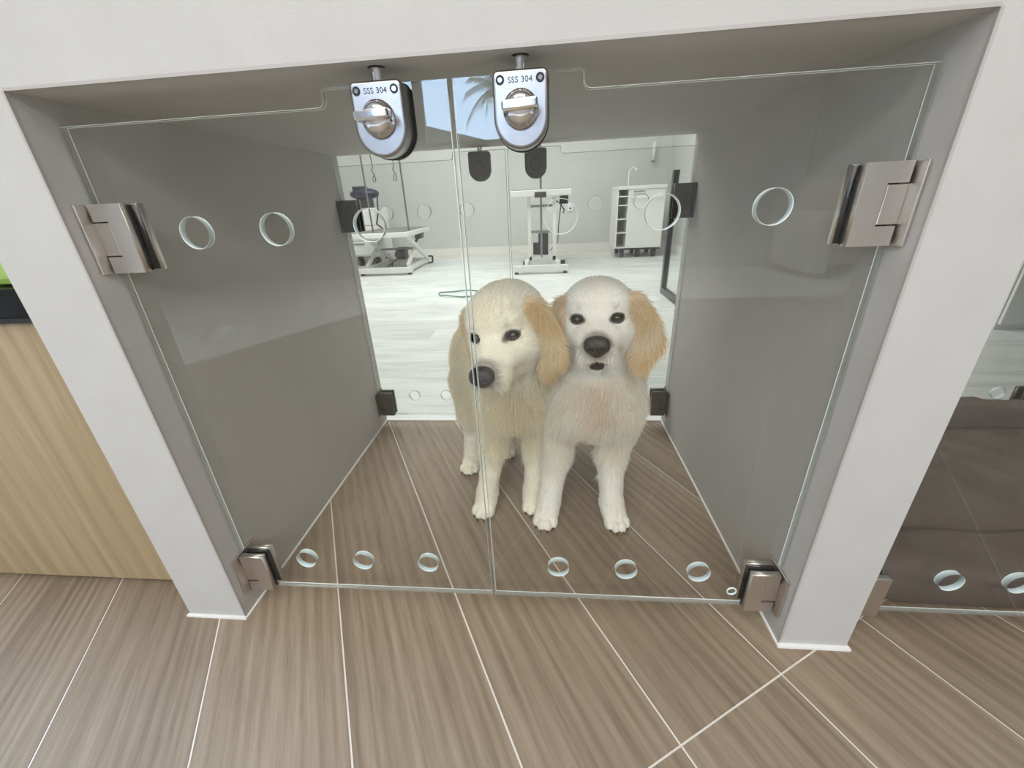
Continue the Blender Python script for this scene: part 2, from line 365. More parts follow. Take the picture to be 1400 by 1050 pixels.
def glass_door(label, X0, Y0, sx, sy, width, tab, holes, lockx, group, glass='glass', metal='satin', turn=0):
    root = thing('glass_door', label, 'glass door', (X0, Y0, 0), 0, group)
    S = Matrix.Diagonal((sx, sy, 1, 1))
    def put(name, bm, mats, parent=root, smooth=False):
        bmesh.ops.transform(bm, matrix=S, verts=bm.verts[:]); return link_mesh(name, bm, mats, parent, smooth)
    x1 = width
    ol = [(.003, ZBOT), (x1, ZBOT), (x1, ZTAB), (tab+.002, ZTAB)]
    ol += [(tab, ZTAB-.002), (tab, ZT+.008)] + [(tab-.008+.008*math.cos(a), ZT+.008+.008*math.sin(a)) for a in [0-PI/2*k/4 for k in range(1, 5)]]
    ol += [(.003, ZT)]
    outs = [ol]
    for hx in holes: outs += [circle(hx, .737, .0205), circle(hx, .1215, .019)]
    bm = poly_extrude(outs, .010, .0007)
    bmesh.ops.transform(bm, matrix=Matrix.Translation((0, .005, 0)) @ Matrix.Rotation(PI/2, 4, 'X'), verts=bm.verts[:])
    for f in bm.faces:
        if abs(f.normal.y) > .95: f.material_index = 0
        elif abs(f.normal.y) > .3: f.material_index = 1
        else:
            c = f.calc_center_median(); inner = any((c.x-hx)**2+(c.z-z)**2 < .0225**2 for hx in holes for z in (.737, .1215))
            f.material_index = 2 if inner else 3
    put('glass_panel', bm, [M[glass], M['edge'], M['rim'], M['side']])
    for z0 in (.047, .689):
        # C-shaped clamp plates on both faces of the pane
        hp = [(.008, 0), (.056, 0), (.056, .09), (.008, .09), (.008, .068), (.030, .068), (.030, .022), (.008, .022)]
        h = None
        for y0, y1 in ((-.013, -.002), (.012, .023)):
            bm = poly_extrude([hp], y1-y0)
            bmesh.ops.transform(bm, matrix=Matrix.Translation((0, (y0+y1)/2, z0)) @ Matrix.Rotation(PI/2, 4, 'X'), verts=bm.verts[:])
            if h is None: h = put('hinge', bm, M[metal])
            else: put('clamp_plate', bm, M[metal], h)
        bm = nb(); box(bm, .010, .057, -.002, 0, z0+.002, z0+.088); box(bm, .010, .057, .010, .012, z0+.002, z0+.088); put('gasket', bm, M['rubber'], h)
        bm = nb(); box(bm, .001, .0045, -.026, .036, z0, z0+.09, bev=.0008); put('wall_plate', bm, M[metal], h)
        bm = nb(); box(bm, .0045, .0272, -.0100, .019, z0+.0235, z0+.0665, bev=.0008); put('pivot_block', bm, M[metal], h)
        bm = nb(); box(bm, .0045, .012, -.006, .014, z0+.004, z0+.020); box(bm, .0045, .012, -.006, .014, z0+.070, z0+.086); put('pivot_pin', bm, M['rubber'], h)
        bm = nb()
        for zz in (.012, .078): cyl(bm, (.020, .023, z0+zz), (.020, .0245, z0+zz), .004, seg=12); 
        put('screw', bm, M['darksteel'], h)
    # lock
    lz0, lz1 = .811, .886
    L = Matrix.Translation((lockx, 0, 0))
    def pl(name, bm, mat, parent, smooth=False):
        bmesh.ops.transform(bm, matrix=L, verts=bm.verts[:]); return put(name, bm, mat, parent, smooth)
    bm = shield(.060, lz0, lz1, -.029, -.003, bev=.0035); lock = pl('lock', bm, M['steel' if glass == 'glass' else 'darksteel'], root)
    pl('gasket', shield(.062, lz0-.001, lz1+.0005, -.003, 0), M['rubber'], lock)
    pl('back_plate', shield(.060, lz0, lz1, .010, .015), M['darksteel'], lock)
    bm = nb(); cyl(bm, (0, .015, .846), (0, .0175, .846), .022, seg=32); cyl(bm, (0, .0175, .846), (0, .0195, .846), .016, .014, seg=32); pl('back_cap', bm, M['darksteel'], lock)
    bm = nb(); cyl(bm, (0, -.014, lz1-.002), (0, -.014, .8992), .0058, .0072, seg=24); pl('bolt', bm, M['chrome'], lock, False)
    bm = nb(); cyl(bm, (0, -.014, .8988), (0, -.014, .8999), .0085, .0100, seg=24); pl('bolt_socket', bm, M['darksteel'], lock)
    for xx in (-.0215, .0215):
        bm = nb(); cyl(bm, (xx, -.0285, .8765), (xx, -.0294, .8765), .0046, seg=20); s_ = pl('screw', bm, M['rubber'], lock)
        bm = nb(); cyl(bm, (xx, -.0294, .8765), (xx, -.0298, .8765), .0024, seg=6); pl('socket', bm, M['chrome'], s_)
    bm = nb(); cz = .849
    prof = [(.0195, -.029), (.0195, -.0315), (.0185, -.033), (.0170, -.034), (.0160, -.0375), (.0135, -.0405), (.0085, -.0425), (.003, -.043)]
    rings = []
    for r, y in prof: rings.append([bm.verts.new((r*math.cos(2*PI*k/32), y, cz+r*math.sin(2*PI*k/32))) for k in range(32)])
    for a, b in zip(rings, rings[1:]):
        for k in range(32): bm.faces.new((a[k], a[(k+1) % 32], b[(k+1) % 32], b[k]))
    bm.faces.new(rings[-1]); bm.faces.new(rings[0][::-1]); kn = pl('knob', bm, M['chrome'], lock, True)
    bm = nb(); Rm = Matrix.Translation((0, 0, cz+.001)) @ Matrix.Rotation(turn, 4, 'Y')
    box(bm, -.019, .019, -.056, -.040, -.0048, .0048, bev=.0022, mat=Rm); pl('turn_handle', bm, M['chrome'], lock)
    if glass == 'glass':
        tcv = bpy.data.curves.new('t', 'FONT'); tcv.body = 'SSS 304'; tcv.size = .0078; tcv.align_x = 'CENTER'; tcv.extrude = .0003; tcv.space_character = 1.08
        to = bpy.data.objects.new('t', tcv); COL.objects.link(to)
        me = bpy.data.meshes.new_from_object(to.evaluated_get(bpy.context.evaluated_depsgraph_get())); bpy.data.objects.remove(to)
        bm = nb(); bm.from_mesh(me); bpy.data.meshes.remove(me)
        bmesh.ops.transform(bm, matrix=Matrix.Translation((lockx*sx, -.0292, .8735)) @ Matrix.Rotation(PI/2, 4, 'X'), verts=bm.verts[:])
        tag(link_mesh('lettering', bm, M['darkplastic'], lock), 'engraved letters SSS 304')
    return root
fh = (.138, .2555, .387)
d1 = glass_door('left front glass door of the kennel, closed before the cream dog that looks aside', 0, G, 1, 1, .5085, .357, fh, .433, 'kennel doors', turn=math.radians(-3))
d2 = glass_door('right front glass door of the kennel, closed before the dog that faces the camera', W, G, -1, 1, .5195, .370, (.1404, .2704, .3954), W-.593, 'kennel doors', turn=math.radians(3))
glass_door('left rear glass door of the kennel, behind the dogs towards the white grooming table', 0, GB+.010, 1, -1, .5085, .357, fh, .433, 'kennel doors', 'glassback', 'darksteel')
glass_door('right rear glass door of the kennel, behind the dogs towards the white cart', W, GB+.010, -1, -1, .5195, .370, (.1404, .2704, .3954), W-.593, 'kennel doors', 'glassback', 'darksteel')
glass_door('near front glass door of the neighbouring kennel, before the brown bed beside the right pillar', X2, G, 1, 1, .5085, .357, (.164, .271, .395), .433, 'kennel doors')
glass_door('far front glass door of the neighbouring kennel, by its far right partition', X3, G, -1, 1, .5195, .370, (.1404, .2704, .3954), W-.593, 'kennel doors')
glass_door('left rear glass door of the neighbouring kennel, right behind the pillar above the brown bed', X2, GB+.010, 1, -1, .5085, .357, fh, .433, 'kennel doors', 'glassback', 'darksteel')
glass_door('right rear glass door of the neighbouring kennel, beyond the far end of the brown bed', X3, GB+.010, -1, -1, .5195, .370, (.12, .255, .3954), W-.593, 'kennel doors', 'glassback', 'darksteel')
bm = nb(); tube(bm, [(math.cos(a)*.008, 0, math.sin(a)*.008) for a in [2*PI*k/20 for k in range(20)]], .0016, 6, True)
bp_ = link_mesh('bumper_ring', bm, M['edge'], d2, True, loc=(-.078, -.001, .082))

# ------------------------------------------------------------------ oak cabinet left of the pillar
cb = thing('cabinet', 'light oak cabinet with vertical grain beside the left pillar', 'cabinet', (-.75, .31, 0))
B('body', M['oak'], cb, (-.55, .62, -.222, .43, .004, .612))
for x0, x1 in ((-.548, .03), (.033, .619)): B('door', M['oak'], cb, (x0, x1, -.240, -.2225, .012, .610), bev=.001)
ct = tag(B('countertop', M['black'], None, (-1.3, -PLW-.003, .06, .74, .6125, .668), bev=.004), 'thick glossy black countertop on the oak cabinet', 'countertop')
B('rim_strip', M['rubber'], ct, (-1.3, -PLW-.003, .056, .0602, .6135, .6205))
gb = thing('storage_box', 'lime green plastic box standing on the black countertop', 'box', (-.42, .2, .6682))
B('body', M['green'], gb, (-.24, .24, -.12, .12, 0, .16), bev=.012); B('lid', M['green'], gb, (-.248, .248, -.128, .128, .16, .18), bev=.006)

# ------------------------------------------------------------------ brown dog bed in the neighbouring kennel
def pillow(name, parent, c, size, nx=26, ny=26, puff=1.0, seed=0, e=.35):
    r = np.random.default_rng(seed); ph = r.uniform(0, 6, 12); bm = nb()
    def pt(u, v, s):
        x = u*size[0]/2; y = v*size[1]/2
        d = (max(0, 1-abs(u)**5)*max(0, 1-abs(v)**5))**e
        w = .008*math.sin(11*x+7*y+ph[0])+.007*math.sin(23*y-15*x+ph[1])-.010*abs(math.sin(17*x+13*y+2*math.sin(9*y+ph[6])+ph[2]))**.6-.006*abs(math.sin(34*x-21*y+2*math.sin(14*x+ph[7])+ph[3]))**.5
        z = s*size[2]/2*d + (w*d*puff if s > 0 else 0)
        return (c[0]+x+.006*math.sin(30*y+ph[4])*(abs(u) > .9), c[1]+y+.006*math.sin(26*x+ph[5])*(abs(v) > .9), c[2]+z)
    top = [[bm.verts.new(pt(-1+2*i/nx, -1+2*j/ny, 1)) for j in range(ny+1)] for i in range(nx+1)]
    bot = [[(top[i][j] if i in (0, nx) or j in (0, ny) else bm.verts.new(pt(-1+2*i/nx, -1+2*j/ny, -1))) for j in range(ny+1)] for i in range(nx+1)]
    for g, s in ((top, 1), (bot, -1)):
        for i in range(nx):
            for j in range(ny):
                q = [g[i][j], g[i+1][j], g[i+1][j+1], g[i][j+1]]
                bm.faces.new(q if s > 0 else q[::-1])
    return link_mesh(name, bm, M['bed'], parent, True)
bed = thing('dog_bed', 'taupe brown quilted dog bed lying behind the glass of the neighbouring kennel', 'dog bed', (X2+W/2, .41, 0))
pillow('cushion', bed, (0, -.003, .056), (.92, .48, .11), 60, 40, 1.0, 1)
pillow('bolster', bed, (0, -.280, .068), (.98, .115, .135), 64, 20, .8, 2, e=.5)
pillow('bolster', bed, (0, .262, .08), (.98, .13, .160), 64, 18, .8, 3, e=.5)
for sx in (-1, 1): pillow('bolster', bed, (sx*.452, .005, .08), (.11, .56, .155), 12, 30, .7, 5+sx)

# ------------------------------------------------------------------ back room: grooming tables, carts, screen, hose
t1 = thing('grooming_table', 'low white scissor-lift grooming table with a grey mat and leash posts, at the left', 'grooming table', (-1.26, 4.72, 0))
ZTb = .475
B('tabletop', M['whitemetal'], t1, (-.36, .32, -.50, .50, ZTb-.055, ZTb), bev=.008)
B('mat', M['mat'], t1, (-.335, .295, -.475, .475, ZTb, ZTb+.006))
for sy in (-.45, .42): B('foot_beam', M['whitemetal'], t1, (-.33, .31, sy-.035, sy+.035, .025, .085), bev=.004)
for sx in (-.26, .24): B('base_rail', M['whitemetal'], t1, (sx-.025, sx+.025, -.42, .40, .03, .08))
for sx in (-.26, .24):
    for a, b in (((sx, -.38, .09), (sx, .34, ZTb-.06)), ((sx+.035, .36, .09), (sx+.035, -.34, ZTb-.06))):
        bm = nb(); d = Vector(b)-Vector(a); T = Matrix.Translation((Vector(a)+Vector(b))/2) @ d.to_track_quat('Z', 'X').to_matrix().to_4x4()
        box(bm, -.022, .022, -.016, .016, -d.length/2, d.length/2, bev=.003, mat=T); link_mesh('scissor_arm', bm, M['whitemetal'], t1)
bm = nb(); cyl(bm, (-.26, 0, .25), (.28, 0, .25), .014); link_mesh('cross_shaft', bm, M['steel'], t1)
bm = nb(); box(bm, -.02, .10, .0, .14, .12, .26, bev=.01); cyl(bm, (.04, -.10, .19), (.04, .02, .19), .045); link_mesh('motor', bm, M['darkplastic'], t1)
bm = nb(); cyl(bm, (.22, .05, .30), (.26, .38, .42), .018); link_mesh('gas_strut', bm, M['rubber'], t1)
B('control_box', M['darkplastic'], t1, (.22, .30, .10, .24, ZTb-.12, ZTb-.06), bev=.005)
for sx in (-.30, .28):
    bm = nb(); cyl(bm, (sx-.02, -.45, .022), (sx+.02, -.45, .022), .022); link_mesh('caster', bm, M['rubber'], t1)
    bm = nb(); cyl(bm, (sx-.03, .50, .05), (sx+.03, .50, .05), .05); link_mesh('wheel', bm, M['rubber'], t1)
for px, py in ((-.14, -.32), (.30, -.34)):
    bm = nb(); cyl(bm, (px, py, ZTb-.05), (px-.0, py, 1.46), .010); link_mesh('post', bm, M['steel'], t1)
bm = nb(); cyl(bm, (-.17, -.33, 1.45), (.33, -.33, 1.45), .010); link_mesh('crossbar', bm, M['steel'], t1)
for k, px in enumerate((-.02, .22)):
    bm = nb(); pts = [(px, -.33, 1.45), (px-.004, -.33, 1.28), (px+.004, -.33, 1.16), (px-.012, -.33, 1.12), (px+.012, -.33, 1.07), (px+.02, -.33, 1.03), (px+.002, -.33, 1.0), (px-.016, -.33, 1.02), (px-.004, -.33, 1.07)]
    tube(bm, pts, .0045, 6); link_mesh('leash', bm, M['rubber'], t1)
bm = nb(); tube(bm, [(.1, .1, .2), (-.05, -.1, .1), (.0, -.25, .05), (.12, -.2, .04), (.2, -.1, .12), (.25, .12, ZTb-.1)], .006, 6); link_mesh('cable', bm, M['rubber'], t1)

t2 = thing('grooming_table', 'taller white electric grooming table on an H-shaped lift, seen end-on behind the dogs', 'grooming table', (.57, 4.1, 0))
B('tabletop', M['whitemetal'], t2, (-.31, .32, 0, 1.0, .775, .835), bev=.006)
B('mat', M['mat'], t2, (-.29, .30, .02, .98, .835, .841))
for sx in (-.125, .145): B('upright', M['whitemetal'], t2, (sx-.018, sx+.018, .10, .16, .06, .775))
for z in (.68, .42): B('rung', M['steel'], t2, (-.107, .127, .115, .14, z-.012, z+.012))
B('base_beam', M['whitemetal'], t2, (-.13, .16, .10, .15, .12, .16))
B('foot_beam', M['whitemetal'], t2, (-.30, .29, -.10, -.03, .025, .09), bev=.004)
for sx in (-.16, .18):
    bm = nb(); d = Vector((sx*.25, .22, .06)); T = Matrix.Translation((sx, .04, .10)); box(bm, -.02, .02, -.11, .11, -.03, .03, mat=T); link_mesh('base_rail', bm, M['whitemetal'], t2)
bm = nb(); cyl(bm, (.005, .02, .16), (.005, .02, 1.36), .011); link_mesh('arm_post', bm, M['steel'], t2)
bm = nb(); box(bm, -.06, .06, -.012, .03, .76, .815, bev=.004); cyl(bm, (.03, -.03, .79), (.03, 0, .79), .016); link_mesh('arm_clamp', bm, M['darksteel'], t2)
bm = nb(); box(bm, -.03, .08, .14, .26, .17, .40, bev=.012); box(bm, -.09, -.02, .16, .24, .17, .30, bev=.008); link_mesh('motor', bm, M['darkplastic'], t2)
B('control_box', M['darkplastic'], t2, (.20, .29, .05, .15, .69, .77), bev=.006)
bm = nb(); tube(bm, [(.17, .12, .72), (.21, .08, .69), (.25, .08, .63), (.24, .1, .60)], .007, 6); link_mesh('hand_switch', bm, M['rubber'], t2)
bm = nb(); tube(bm, [(.22, .15, .7), (.20, .3, .5), (.19, .3, .3), (.10, .25, .2)], .005, 6); link_mesh('cable', bm, M['rubber'], t2)
for sx in (-.27, .26):
    bm = nb(); cyl(bm, (sx-.02, -.065, .020), (sx+.02, -.065, .020), .020); link_mesh('caster', bm, M['rubber'], t2)
for sx in (-.19, .25):
    bm = nb(); cyl(bm, (sx-.025, .30, .045), (sx+.025, .30, .045), .045); link_mesh('wheel', bm, M['rubber'], t2)

def caster(bm_parent, x, y, r=.05):
    bm = nb(); cyl(bm, (x-.02, y, r), (x+.02, y, r), r, seg=18); box(bm, x-.028, x+.028, y-.03, y+.03, r, r*1.7); link_mesh('caster', bm, M['rubber'], bm_parent)
c1 = thing('storage_cart', 'white salon cart with side bottle shelves and a control strip by the right wall', 'cart', (1.80, 5.25, 0), math.radians(0))
B('body', M['whitemetal'], c1, (-.17, .27, -.25, .25, .12, .80), bev=.008)
B('top_panel', M['whitemetal'], c1, (-.30, .28, -.26, .26, .80, .84), bev=.006)
B('side_rail', M['whitemetal'], c1, (-.30, -.285, -.24, .24, .12, .80)); B('shelf_back', M['whitemetal'], c1, (-.285, -.17, .20, .24, .12, .80))
for z in (.12, .30, .46, .62, .72): B('shelf', M['whitemetal'], c1, (-.285, -.17, -.24, .20, z, z+.012))
B('lower_tray', M['darkplastic'], c1, (-.24, .27, -.22, .22, .095, .118))
bm = nb(); tube(bm, [(-.14, -.25, .71), (-.14, -.285, .71), (.22, -.285, .71), (.22, -.25, .71)], .009, 8); link_mesh('handle', bm, M['whitemetal'], c1)
cpn = B('control_strip', M['white'], c1, (-.12, .02, -.262, -.25, .755, .795)); 
for k in range(6): B('button', M['darkplastic'], cpn, (-.11+k*.022, -.10+k*.022, -.264, -.262, .768, .785))
for x in (-.20, .0, .20):
    for y in (-.18, .2): caster(c1, x, y)
bm = nb(); tube(bm, [(-.12, .1, .84), (-.12, .1, 1.02), (-.08, .08, 1.06), (-.03, .05, 1.02)], .008, 8); link_mesh('lamp_arm', bm, M['whitemetal'], c1)
c2 = thing('drawer_cart', 'white drawer cart with black wheels standing behind the low grooming table', 'cart', (-1.95, 5.35, 0))
B('body', M['whitemetal'], c2, (-.25, .32, -.25, .25, .13, .74), bev=.008)
for z in (.15, .34, .53): dr = B('drawer', M['whitemetal'], c2, (-.235, .305, -.262, -.252, z, z+.175), bev=.004); B('handle', M['steel'], dr, (-.04, .12, -.275, -.262, z+.14, z+.152))
for x in (-.18, .0, .24):
    for y in (-.18, .2): caster(c2, x, y, .055)
hm = thing('hair_dryer', 'dark violet hooded dryer lying on the white drawer cart', 'hair dryer', (-1.80, 5.30, .742))
bm = nb(); ball(bm, (0, 0, .17), (.20, .12, .075), 24); box(bm, -.14, .04, -.05, .05, .22, .265, bev=.01); link_mesh('hood', bm, M['purple'], hm, True)
B('foot', M['darkplastic'], hm, (-.1, .08, -.08, .08, 0, .11), bev=.01)
bm = nb(); tube(bm, [(.195, -.03, .17), (.22, -.15, .08), (.26, -.28, -.05), (.24, -.35, -.2), (.32, -.4, -.24)], .010, 6); link_mesh('cable', bm, M['rubber'], hm)

sc = thing('screen_panel', 'low black-framed clear screen standing on the white floor at the right', 'screen', (1.575, 2.2, 0))
for y in (.68, -.70): B('post', M['black'], sc, (-.02, .02, y, y+.045, 0, .90))
B('bottom_rail', M['black'], sc, (-.02, .02, -.655, .68, 0, .05))
B('pane', M['glassback'], sc, (-.003, .003, -.655, .68, .05, .87))
hs = nb(); pts = [(.24*math.cos(a)*(1+.06*math.sin(3*a)), .125*math.sin(a)*(1+.10*math.cos(2*a+1)), .006+.004*(1+math.sin(5*a))) for a in [2*PI*k/40 for k in range(40)]]
tube(hs, pts, .006, 8, True)
tag(link_mesh('hose_loop', hs, M['hose'], None, True, loc=(-.10, 3.06, .001)), 'thin sea-green hose coiled in a loop on the white floor', 'hose')
ou = thing('power_outlet', 'small white power outlet on the back wall right of the lift table', 'outlet', (.98, 5.915, .62)); B('plate', M['white'], ou, (-.04, .04, -.008, .004, -.06, .06), bev=.002)
B('socket', M['darkplastic'], ou, (-.014, .014, -.010, -.008, -.03, -.01))
wl = thing('wall_lamp', 'slim white tube lamp hanging on the grey wall above the cart', 'lamp', (2.08, 5.85, 1.15))
bm = nb(); cyl(bm, (0, 0, 0), (0, 0, .22), .022); link_mesh('tube', bm, M['white'], wl, True); B('cap', M['mat'], wl, (-.02, .02, -.02, .02, -.02, 0)); B('bracket', M['white'], wl, (-.012, .012, 0, .068, .08, .11))
wc = thing('tall_cabinet', 'tall white cabinet in the back room beyond the neighbouring kennel', 'cabinet', (3.15, 2.05, 0))
B('body', M['whitemetal'], wc, (-.13, .30, -.25, .25, 0, 1.5)); dd = B('door', M['whitemetal'], wc, (-.125, .295, -.268, -.252, .03, 1.48), bev=.003); B('handle', M['steel'], dd, (-.10, -.085, -.29, -.268, .62, .82))

# ------------------------------------------------------------------ the two puppies
class Field:
    """signed distance grid, meshed by surface nets"""
    def __init__(f, lo, hi, h):
        f.lo = np.array(lo, float); f.h = h; f.n = np.ceil((np.array(hi)-f.lo)/h).astype(int)+1
        f.v = np.full(f.n, .05, np.float32)
    def region(f, c, rad):
        a = np.clip(np.floor((c-rad-f.lo)/f.h).astype(int), 0, f.n-1); b = np.clip(np.ceil((c+rad-f.lo)/f.h).astype(int)+1, 1, f.n)
        if (b <= a).any(): return None
        g = np.meshgrid(*[np.arange(a[i], b[i])*f.h+f.lo[i] for i in range(3)], indexing='ij')
        return tuple(slice(a[i], b[i]) for i in range(3)), np.stack(g, -1)
    def put(f, sl, d, k, sub=False):
        v = f.v[sl]
        if sub: d = -d; hh = np.clip(.5-.5*(v-d)/k, 0, 1); f.v[sl] = (v*(1-hh)+d*hh+k*hh*(1-hh)).astype(np.float32)
        else: hh = np.clip(.5+.5*(v-d)/k, 0, 1); f.v[sl] = (v*(1-hh)+d*hh-k*hh*(1-hh)).astype(np.float32)
    def ell(f, c, r, k=.015, R=None, sub=False):
        c = np.array(c, float); r = np.array(r, float); q = f.region(c, float(r.max())+.045)
        if q is None: return
        sl, P = q; P = P-c
        if R is not None: P = P @ R
        k0 = np.sqrt(((P/r)**2).sum(-1))+1e-9; k1 = np.sqrt(((P/r**2)**2).sum(-1))+1e-9
        f.put(sl, np.where(k0 < 1e-3, -r.min(), k0*(k0-1)/k1), k, sub)
    def cone(f, a, b, ra, rb, k=.015):
        a = np.array(a, float); b = np.array(b, float); m = (a+b)/2; q = f.region(m, np.abs(b-a)/2+max(ra, rb)+.045)
        if q is None: return
        sl, P = q; d = b-a; t = np.clip(((P-a) @ d)/(d @ d), 0, 1)
        f.put(sl, np.linalg.norm(P-a-t[..., None]*d, axis=-1)-(ra+(rb-ra)*t), k)
    def mesh(f, relax=2):
        v = f.v; n = np.array(v.shape)-1; s = v < 0
        cnt = np.zeros(n, np.int8); acc = np.zeros((*n, 3), np.float32); ne = np.zeros(n, np.float32)
        for dx in (0, 1):
            for dy in (0, 1):
                for dz in (0, 1): cnt += s[dx:dx+n[0], dy:dy+n[1], dz:dz+n[2]]
        act = np.argwhere((cnt > 0) & (cnt < 8)); idx = np.full(n, -1, np.int64); idx[tuple(act.T)] = np.arange(len(act))
        pos = np.zeros((len(act), 3)); w = np.zeros(len(act))
        for ax in range(3):
            o = [i for i in range(3) if i != ax]
            for p in (0, 1):
                for q in (0, 1):
                    off = np.zeros(3, int); off[o[0]] = p; off[o[1]] = q; A = act+off; Bq = A.copy(); Bq[:, ax] += 1
                    va = v[tuple(A.T)]; vb = v[tuple(Bq.T)]; c = (va < 0) != (vb < 0); t = np.where(c, va/np.where(c, va-vb, 1), 0)
                    pt = off.astype(float)[None].repeat(len(act), 0); pt[:, ax] += t; pos += pt*c[:, None]; w += c
        pos = (act+pos/w[:, None])*f.h+f.lo
        quads = []
        for ax in range(3):
            o = [i for i in range(3) if i != ax]; a_ = [slice(1, n[i]) for i in range(3)]; a_[ax] = slice(0, n[ax])
            b_ = list(a_); b_[ax] = slice(1, n[ax]+1)
            sa = s[tuple(a_)]; sb = s[tuple(b_)]
            for flip, cm in ((0, sa & ~sb), (1, ~sa & sb)):
                c = np.argwhere(cm); st = np.ones(3, int); st[ax] = 0; c = c+st
                e0 = np.zeros(3, int); e0[o[0]] = 1; e1 = np.zeros(3, int); e1[o[1]] = 1
                q = np.stack([idx[tuple((c-e0-e1).T)], idx[tuple((c-e1).T)], idx[tuple(c.T)], idx[tuple((c-e0).T)]], 1)
                if bool(flip) != (ax == 1): q = q[:, ::-1]
                quads.append(q)
        F = np.concatenate(quads)
        E_ = np.concatenate([F[:, [0, 1]], F[:, [1, 2]], F[:, [2, 3]], F[:, [3, 0]]])
        for _ in range(relax):
            sm = np.zeros_like(pos); ct = np.zeros(len(pos))
            for a, b in ((0, 1), (1, 0)):
                for k in range(3): sm[:, k] += np.bincount(E_[:, a], pos[E_[:, b], k], len(pos))
                ct += np.bincount(E_[:, a], minlength=len(pos))
            pos = pos*.4+.6*sm/ct[:, None]
        return pos, F

def euler_np(rx, ry, rz): return np.array(Euler([math.radians(a) for a in (rx, ry, rz)]).to_matrix())
fur_mat = None
def colour_mat(name, rough, is_curve=False):
    m, t, b = newmat(name); a = t.nodes.new('ShaderNodeAttribute'); a.attribute_name = 'tint'; t.links.new(a.outputs['Color'], b.inputs['Base Color'])
    b.inputs['Roughness'].default_value = rough; b.inputs['Specular IOR Level'].default_value = .25
    if not is_curve:
        n = t.nodes.new('ShaderNodeTexNoise'); n.inputs['Scale'].default_value = 260; bp = t.nodes.new('ShaderNodeBump'); bp.inputs['Strength'].default_value = .3; bp.inputs['Distance'].default_value = .002
        tc = t.nodes.new('ShaderNodeTexCoord'); t.links.new(tc.outputs['Object'], n.inputs['Vector']); t.links.new(n.outputs['Fac'], bp.inputs['Height']); t.links.new(bp.outputs['Normal'], b.inputs['Normal'])
    return m
M['coat'] = colour_mat('cream_coat_skin', .8); M['fur'] = colour_mat('cream_fur_strands', .6, True)

